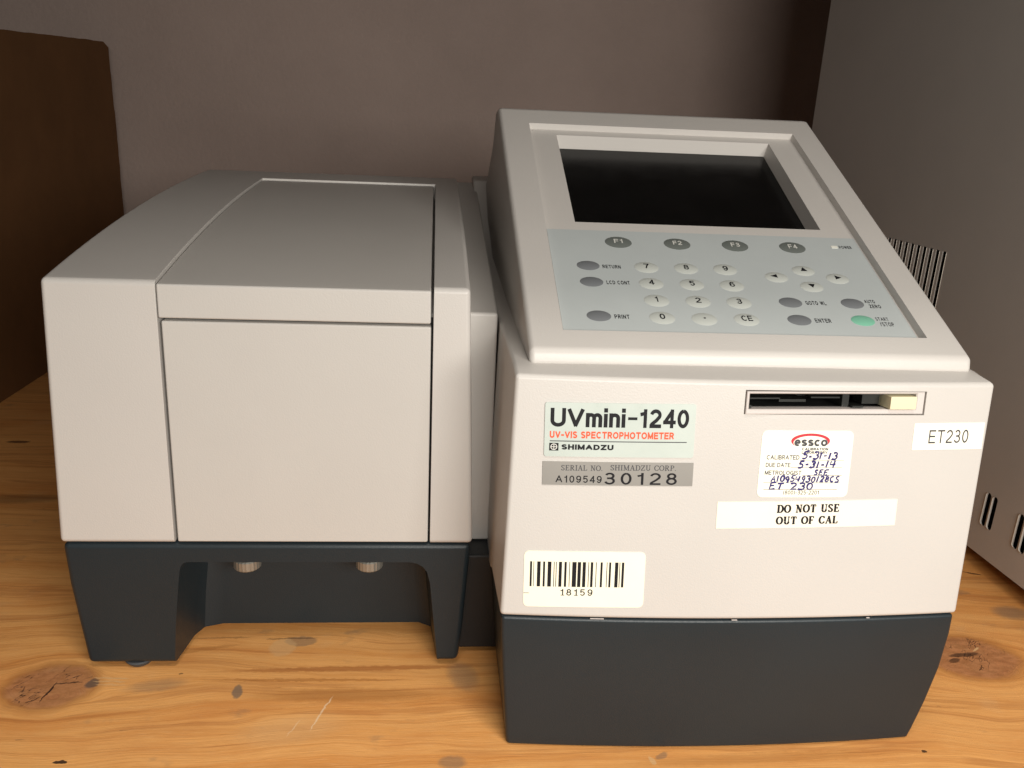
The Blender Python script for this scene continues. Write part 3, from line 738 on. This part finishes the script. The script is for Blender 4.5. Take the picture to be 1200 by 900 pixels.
# ---- dark base of the right unit
lv = [(71.0, 205.2, 413.0, -12.4), (60, 205.6, 413.2, -12.6), (41, 207.0, 412.3, -12.4), (22, 208.6, 409.6, -12), (6, 210, 406.6, -11.4), (0.3, 210.8, 405.4, -11)]
rings = []
for (z, xl, xr, y) in lv:
    r = []
    for i in range(NX + 1):
        t = i / NX; x = xl + (xr - xl) * t
        r.append((x, y - bulge(204 + 212 * t) * 1.0, z))
    r += [(xr, 340, z), (xl, 340, z)]
    rings.append(r)
top_r = [(x, y, 70.2) for (x, y, z) in rings[0]]
part('main_base', bake(loft([top_r] + rings[1:]), 1.6, 3, [loft([[(150, 44, 80), (150, 345, 80), (460, 345, 80), (460, 44, 80)], [(150, 44, 57), (150, 345, 30), (460, 345, 30), (460, 44, 57)]])], bevel_angle=30), DARK)
for a, b in ((244.0, 250.0), (307.0, 309.5), (369.5, 371.0)):   # nicks of pale flash left in the seam
    part('seam_nick', raw([FRONT(a, 70.62, -.6), FRONT(b, 70.62, -.6), FRONT(b, 70.86, -.6), FRONT(a, 70.86, -.6), FRONT(a, 70.62, -.05), FRONT(b, 70.62, -.05), FRONT(b, 70.86, -.05), FRONT(a, 70.86, -.05)],
     [(0, 1, 2, 3), (4, 7, 6, 5), (0, 4, 5, 1), (1, 5, 6, 2), (2, 6, 7, 3), (3, 7, 4, 0)]), FRAME, smooth=0)

# ---- left unit: sample compartment housing
LP = [(51.6 + t, 202.0 + .188 * t - .00035 * t * t + 2.2e-7 * t ** 3) for t in [294.4 * k / 16 for k in range(17)]]
def lz(y):
    for (a, b) in zip(LP, LP[1:]):
        if y <= b[0]: return a[1] + (b[1] - a[1]) * (y - a[0]) / (b[0] - a[0])
    return LP[-1][1]
lp = [(47.7, 72.9, -5.7, 195.0)] + [(y, z, -1.0, 190.4) for y, z in LP] + [(348, 72.9, -4, 193)]
shell = loft([[(p[2], p[0], p[1]) for p in lp], [(p[3], p[0], p[1]) for p in lp]])
pocket_prof = [(30, 60), (62, 60), (62, 188)] + [(y, lz(y) - 11) for y in (70, 90, 110, 130, 150, 170, 190, 210, 230, 250, 275, 302.2)] + [(302.2, 260), (30, 260)]
pocket = loft([[(48.7, y, z) for y, z in pocket_prof], [(173.5, y, z) for y, z in pocket_prof]])
part('sample_housing', bake(shell, 2.4, 4, [pocket], bevel_angle=24, bevel2=0.4), BEIGE)
lidp = [(50.6, 185.3), (51.2, 200.8)] + [(y, lz(y) - 1.3) for y in (70, 90, 110, 130, 150, 170, 190, 210, 230, 250, 275, 301.6)] + [(301.6, 221), (64, 195), (58, 185.3)]
part('sample_lid', bake(loft([[(49.2, y, z) for y, z in lidp], [(172.3, y, z) for y, z in lidp]]), 0.9, 3, bevel_angle=24), LIDM)
dp = [(47.9, 73.6), (51.0, 184.0), (59, 184.0), (56.5, 73.6)]
part('front_door', bake(loft([[(50.2, y, z) for y, z in dp], [(172.5, y, z) for y, z in dp]]), 0.9, 3, bevel_angle=24), LIDM)
part('dark_gap_sheet', raw(*box(48.9, 173.3, 60.9, 61.9, 74, 186)), BLACK, smooth=0)  # black sheet added behind the door so its gaps look dark

# connecting housing between both units
cp = [(76, 60), (76, 185.5), (345, 230), (345, 60)]
part('bridge_housing', bake(loft([[(187, y, z) for y, z in cp], [(205.4, y, z) for y, z in cp]]), 1.4, 3, bevel_angle=24), BEIGE)
part('bridge_base', bake(raw(*box(188.2, 213, 60, 335, 3, 59.6)), 1.5, 2), DARKIN)

# ---- dark base of the left unit with its arch
bl = [(72.4, -5.2, 194.4, 48.4), (50, -4.2, 193.0, 48.2), (25, -1.9, 191.4, 48.2), (3.2, 0.2, 189.4, 48.2)]
rb = [[(xl, y, z), (xr, y, z), (xr - 1, 340, z), (xl + 1, 340, z)] for z, xl, xr, y in bl]
plan = [(43.4, 20), (43.4, 48), (46.7, 72.7), (50.1, 80.7), (59.5, 84.1), (168, 84.3), (175.1, 80), (179, 47), (179, 20)]
def lvl(z, l, r):
    return [(x + (l if x < 100 else r), y, z) for x, y in plan]
arch = loft([lvl(-4, -.7, .5), lvl(25, 2.0, -2.4), lvl(50, 5.2, -4.8), lvl(56.5, 6.2, -6.4), lvl(59.6, 7.0, -8.6), lvl(61.4, 8.2, -11.6), lvl(62.2, 10.2, -15.5)])
part('sample_base', bake(loft(rb), 3.0, 3, [arch], bevel_angle=24), DARK)

def cyl(cx, cy, z0, z1, r, n=32, knurl=0.0, taper=0.0):
    V = []; Fc = []
    zs = [(z0, r - 0.8 - taper), (z0 + 0.8, r - taper), (z1 - 0.6, r), (z1, r - 0.6)]
    for z, rr in zs:
        for i in range(n):
            q = rr + (knurl if i % 2 else 0)
            V.append((cx + q * math.cos(2 * math.pi * i / n), cy + q * math.sin(2 * math.pi * i / n), z))
    for k in range(3):
        for i in range(n):
            j = (i + 1) % n; Fc.append((k * n + i, k * n + j, (k + 1) * n + j, (k + 1) * n + i))
    Fc.append(tuple(range(n))); Fc.append(tuple(range(3 * n, 4 * n)))
    return V, Fc
part('rubber_foot', raw(*cyl(23.5, 55.5, 0.0, 3.3, 7.6, taper=1.2)), RUBBER)
for (x, y) in ((176, 320), (20, 320), (183.6, 60)):
    part('rubber_foot', raw(*cyl(x, y, 0.0, 3.3, 3.4 if x > 183 else 7)), RUBBER)
for kx in (78.8, 142.0):
    k = part('thumb_screw', join_raw([cyl(kx, 66, 49.6, 55.4, 6.9, 48, 0.22)]), METAL, smooth=20)
    o = put('shank', join_raw([cyl(kx, 66, 55.4, 66, 3.0)]), METAL); o.parent = k

# ---- labels and plates on the right housing front
def label_sheet(name, cx, cz, w, h, r, rot, m, lab, thick=0.22):
    f = local(FRONT, cx, cz, rot)
    o = part(name, rrect(f, w, h, r, -0.05, thick), m, smooth=40)
    if lab: o['label'] = lab
    return o, (lambda u, v, off=0.0: f(u, v, thick + 0.05 + off))
def ink(par, parts, mapf, m, name='lettering'):
    o = put(name, print_mesh(parts, mapf, 0.0), m, None, smooth=0); o.parent = par; return o

p, f = label_sheet('nameplate', 252.0, 155.2, 63.2, 23.0, 1.0, 0.9, PLATE, 'pale green model nameplate with large black lettering', 0.35)
hw = 28.8
ink(p, sans('UVmini', -29.3, 1.2, 2.0, 9.2, 0.20, 0.08) + sans('1240', 7.9, 1.2, 28.8, 9.2, 0.20, 0.11) + [bar(3.1, 4.5, 7.0, 5.7)], f, INK)
ink(p, sans('UV-VIS SPECTROPHOTOMETER', -29.4, -3.6, 22.8, -0.6, 0.24, 0.12), f, INKOR)
ink(p, [bar(-29.3, -5.05, 28.4, -4.65)], f, INKGR, 'printed_rule')
sq = [bar(-29.5, -9.0, -25.6, -5.7)]
ink(p, sq + sans('SHIMADZU', -24.4, -8.5, -2.5, -6.2, 0.27, 0.12), f, INK)
f2 = lambda u, v, off=0.0: f(u, v, 0.04 + off)
ink(p, [stroke(arc(-27.55, -7.35, 1.25, 1.2, 0, 360, 24), .35), bar(-28.9, -7.5, -26.2, -7.2), bar(-27.7, -8.6, -27.4, -6.1)], f2, INKWH, 'emblem')

p, f = label_sheet('serial_plate', 252.3, 136.4, 64.0, 10.2, 0.2, 0.9, SILVER, 'brushed silver serial number plate')
ink(p, serif_text('SERIAL NO.', -24.2, 1.3, -6.5, 3.6, 0.15, 0.08, 0.06) + serif_text('SHIMADZU CORP.', -3.4, 1.6, 24.8, 3.9, 0.15, 0.08, 0.06), f, INKGR)
ink(p, sans('A109549', -26.4, -4.0, -6.9, -0.9, 0.15, 0.24) + sans('30128', -5.8, -4.6, 25.2, 0.6, 0.145, 0.32), f, INK)

p, f = label_sheet('calibration_sticker', 333.0, 141.9, 40.4, 29.2, 2.4, 0.0, PAPER, 'white calibration sticker with red arc logo and handwriting')
# logo arc
outer = arc(1.2, 10.2, 8.6, 3.3, -25, 215, 30); inner_ = arc(1.3, 9.5, 7.6, 2.9, -25, 215, 30)
V = [q for pr in zip(outer, inner_) for q in pr]
ink(p, [(V, [(2 * i, 2 * i + 1, 2 * i + 3, 2 * i + 2) for i in range(len(outer) - 1)])], f, INKRD, 'emblem')
ink(p, sans('essco', -5.9, 7.9, 8.8, 10.9, 0.30, 0.08) + sans('CALIBRATION', -2.2, 6.1, 9.4, 7.3, .24, .12) + sans('LABORATORY', -2.2, 4.6, 9.2, 5.8, .24, .12)
        + sans('CALIBRATED', -17.4, 2.0, -3.0, 4.0, .17, .12) + sans('DUE DATE', -17.5, -1.3, -6.6, 0.6, .17, .12) + sans('METROLOGIST', -17.6, -4.7, -1.4, -2.8, .17, .12)
        + sans('(800)-325-2201', -8.6, -13.4, 7.4, -11.6, .14, .14), f, INKGR)
ink(p, [bar(-2.8, 1.75, 17.0, 1.95), bar(-6.4, -1.6, 16.6, -1.4), bar(-1.2, -4.95, 16.8, -4.75), bar(-17.8, -8.3, 16.4, -8.1), bar(-17.6, -11.3, 15.4, -11.1)], f, INKGR, 'printed_rule')
ink(p, hand_text('5-31-13', -2.0, 2.2, 14.2, 5.3, .85, seed=2) + hand_text('5-31-14', -3.4, -1.5, 13.8, 1.5, .85, seed=3) + hand_text('SEE', 4.0, -4.6, 10.8, -2.2, .85, seed=4)
    + hand_text('A10954930128CS', -14.6, -7.8, 16.0, -5.2, .75, .18, seed=5) + hand_text('ET 230', -15.2, -11.1, 4.8, -8.3, .85, .12, seed=6), (lambda u, v, off=0.0, g=f: g(u, v, .03)), INKPEN, 'handwriting')

p, f = label_sheet('warning_sticker', 336.5, 119.6, 81.0, 11.9, 0.2, 0.8, CREAMP, 'long cream sticker reading do not use, out of cal')
ink(p, serif_text('DO NOT USE', -14.0, 0.95, 14.0, 4.4, 0.27, 0.13, 0.10) + serif_text('OUT OF CAL', -14.0, -4.25, 13.8, -0.9, 0.27, 0.13, 0.10), f, INK)

p, f = label_sheet('asset_sticker', 396.9, 154.0, 33.0, 11.7, 0.2, 0.3, PAPER, 'small white sticker printed ET230')
ink(p, sans('ET230', -9.2, -3.0, 9.4, 2.9, 0.12, 0.18), f, INKGR)

p, f = label_sheet('barcode_sticker', 240.4, 88.9, 52.4, 25.4, 2.2, 0.8, PAPERY, 'yellowed white barcode sticker near the lower corner')
bars = [(143, 160), (172, 177), (203, 232), (253, 270), (292, 323), (343, 349), (361, 367), (386, 412), (433, 452), (474, 480), (499, 535), (545, 573), (587, 614), (635, 641), (655, 676), (699, 705), (738, 756), (790, 796), (811, 828), (861, 889), (899, 905), (919, 939)]
k = 52.4 / 1025
ink(p, [bar(-26.2 + (a - 92) * k, -3.4, -26.2 + (b_ - 92) * k, 8.0) for a, b_ in bars], f, INK, 'barcode')
ink(p, sans('18159', -10.2, -7.4, 3.8, -4.4, 0.15, 0.33) + [bar(-10.0, -7.4, -8.4, -7.1), bar(-4.2, -7.4, -2.6, -7.1)], f, INK)
ink(p, [bar(-26.1, -6.6, -23.8, -6.35)], f, INKGR, 'cut_mark')

# ================================================================== steel cabinet on the right
CB = empty('steel_cabinet', (700, 230, 0))
tag(CB, 'tall grey steel instrument cabinet with louvred slots at the right edge', 'cabinet')
def skew(me):                                # the cabinet stands turned by a little over one degree
    for v in me.vertices:
        v.co.x += -0.0205 * (v.co.y - 0.140)
    return me
def cpart(name, me, m, parent=CB, **k):
    o = put(name, skew(me), m, None, **k)
    if parent is CB:
        o.parent = CB; o.matrix_parent_inverse = Matrix.Translation(-CB.location)
    else: o.parent = parent
    return o
def stadium(y, z0, z1, w, x0=520, x1=560):
    pts = arc(y, z1 - w / 2, w / 2, w / 2, 0, 180, 8) + arc(y, z0 + w / 2, w / 2, w / 2, 180, 360, 8)
    return loft([[(x0, a, b) for a, b in pts], [(x1, a, b) for a, b in pts]])
cuts = []
slots_low = []
for g in range(4):
    yc = 212 - 31.2 * g
    for d in (0, -6.3):
        slots_low.append(yc + d); cuts.append(stadium(yc + d, 33.0 - 0.3 * g, 56.0, 4.4))
tall = [248.5 + 8.1 * k for k in range(22)]
side_v, side_f = box(541.8, 542.6, -30, 489, 12.5, 472)
merged = []
for y in tall: merged.append(box(530, 552, y - 2.4, y + 2.4, 110, 200.2))
cuts.append(join_raw(merged))
# one combined cutter for the small slots
cpart('side_panel', bake(raw(side_v, side_f), 0, 1, cuts), STEEL, smooth=30, wn=False)
cpart('cabinet_body', bake(join_raw([box(542.7, 900, -30, -28.4, 12.5, 472), box(542.7, 900, 487.4, 489, 12.5, 472), box(542.7, 900, -28.4, 487.4, 12.5, 14.1), box(542.7, 900, -28.4, 487.4, 470.4, 472), box(898.4, 900, -28.4, 487.4, 14.1, 470.4)])), STEEL, smooth=0)
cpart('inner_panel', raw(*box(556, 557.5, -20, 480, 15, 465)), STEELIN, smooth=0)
lou = raw([(541.6, -2.1, 110.5), (542.9, -2.6, 110.5), (549.0, 3.4, 110.5), (548.4, 3.8, 110.5), (541.6, -2.1, 199.8), (542.9, -2.6, 199.8), (549.0, 3.4, 199.8), (548.4, 3.8, 199.8)],
          [(0, 1, 2, 3), (4, 7, 6, 5), (0, 4, 5, 1), (1, 5, 6, 2), (2, 6, 7, 3), (3, 7, 4, 0)])
lou.materials.append(STEELE)
for i, y in enumerate(tall):
    o = bpy.data.objects.new('louvre', lou); COL.objects.link(o)
    o.parent = CB; o.location = Vector((0 - 0.0205 * (y - 140), y - 0.4, 0)) * S - CB.location
for y in slots_low:                          # pressed lips round the low slots, on the side towards the front, coloured as highlights
    z0, z1 = 33.0, 56.0
    pts = arc(y, z1 - 2.2, 2.35, 2.35, -10, 70, 6)[::-1] + arc(y, z0 + 2.2, 2.35, 2.35, 0, -110, 8)
    lip = stroke(pts, 0.35)
    V = [(541.75, a, b) for a, b in lip[0]]; Fc = lip[1]
    V2 = V + [(541.2, a, b) for (_, a, b) in V]; n = len(V)
    Fc2 = list(Fc) + [tuple(i + n for i in q) for q in Fc]
    m_ = n // 2
    for i in range(m_ - 1):
        Fc2.append((2 * i, 2 * i + 2, 2 * i + 2 + n, 2 * i + n)); Fc2.append((2 * i + 1, 2 * i + 3, 2 * i + 3 + n, 2 * i + 1 + n))
    cpart('slot_lip', raw(V2, Fc2), STEELE, smooth=0)
for (x, y) in ((575, 20), (575, 450), (870, 20), (870, 450)):
    cpart('rubber_foot', raw(*cyl(x, y, 0, 12.5, 11)), RUBBER)

# ================================================================== cardboard carton on the left
CT = empty('cardboard_carton', (-420, 500, 0))
tag(CT, 'large brown cardboard carton standing in shadow at the left edge', 'cardboard box')
def ctpart(name, me, m, **k):
    o = put(name, me, m, None, **k); o.parent = CT; o.matrix_parent_inverse = Matrix.Translation(-CT.location); return o
rnd = random.Random(3)
def carton_wall(nu, nv, P):
    V = []; Fc = []
    for j in range(nv + 1):
        for i in range(nu + 1): V.append(P(i / nu, j / nv))
    for j in range(nv):
        for i in range(nu):
            a = j * (nu + 1) + i; Fc.append((a, a + 1, a + nu + 2, a + nu + 1))
    return V, Fc
ztop = lambda y: 338.5 + (y - 500) * 0.042
wob = [rnd.uniform(-.4, .4) for _ in range(41)]
def solid(nu, nv, P, n, th=4.0):
    V, Fc = carton_wall(nu, nv, P); k = len(V)
    V2 = V + [(a + n[0] * th, b + n[1] * th, c + n[2] * th) for a, b, c in V]
    F2 = list(Fc) + [tuple(i + k for i in q) for q in Fc]
    w = nu + 1
    rim = [i for i in range(w)] + [j * w + nu for j in range(1, nv + 1)] + [nv * w + i for i in range(nu - 1, -1, -1)] + [j * w for j in range(nv - 1, 0, -1)]
    for i in range(len(rim)):
        j = (i + 1) % len(rim); F2.append((rim[i], rim[j], rim[j] + k, rim[i] + k))
    return V2, F2
def cround(y, z):                            # crushed, rounded top corner
    return 0.0 if y < 815 else (y - 815) ** 2 / 28.0
def right_wall(u, v):
    y = 250 + 579 * u; zt = ztop(y) - cround(y, 0) + (wob[int(u * 40)] if v == 1 else 0)
    x = -240 + 1.5 * math.sin(u * 7) * v - 2.0 * math.sin(math.pi * u) * math.sin(math.pi * v)
    yy = y + (wob[int(v * 40)] * 1.6 + (1.5 if 0.55 < v < 0.8 else 0) if u == 1 else 0)
    return (x, yy, 0.4 + (zt - 0.4) * v)
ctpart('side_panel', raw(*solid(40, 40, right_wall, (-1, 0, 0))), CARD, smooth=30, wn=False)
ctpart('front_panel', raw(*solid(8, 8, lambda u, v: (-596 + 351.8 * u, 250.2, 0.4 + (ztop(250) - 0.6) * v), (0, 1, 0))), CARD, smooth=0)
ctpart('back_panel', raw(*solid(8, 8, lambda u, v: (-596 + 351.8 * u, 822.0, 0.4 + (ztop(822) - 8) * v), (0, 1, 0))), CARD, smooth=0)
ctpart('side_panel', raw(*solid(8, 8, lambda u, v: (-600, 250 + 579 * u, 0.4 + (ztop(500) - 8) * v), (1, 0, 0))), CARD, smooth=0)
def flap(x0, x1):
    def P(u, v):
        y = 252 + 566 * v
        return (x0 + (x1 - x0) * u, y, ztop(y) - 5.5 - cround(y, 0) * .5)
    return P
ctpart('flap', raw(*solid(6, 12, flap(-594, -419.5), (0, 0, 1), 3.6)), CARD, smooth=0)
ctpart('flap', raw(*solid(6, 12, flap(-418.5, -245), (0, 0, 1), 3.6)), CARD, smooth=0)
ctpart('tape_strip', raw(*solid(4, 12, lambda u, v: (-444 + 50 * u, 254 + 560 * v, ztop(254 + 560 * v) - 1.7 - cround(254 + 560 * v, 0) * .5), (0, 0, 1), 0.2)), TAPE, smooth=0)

scene.cycles.max_bounces = 8
scene.cycles.diffuse_bounces = 5
print('objects', len(scene.objects))
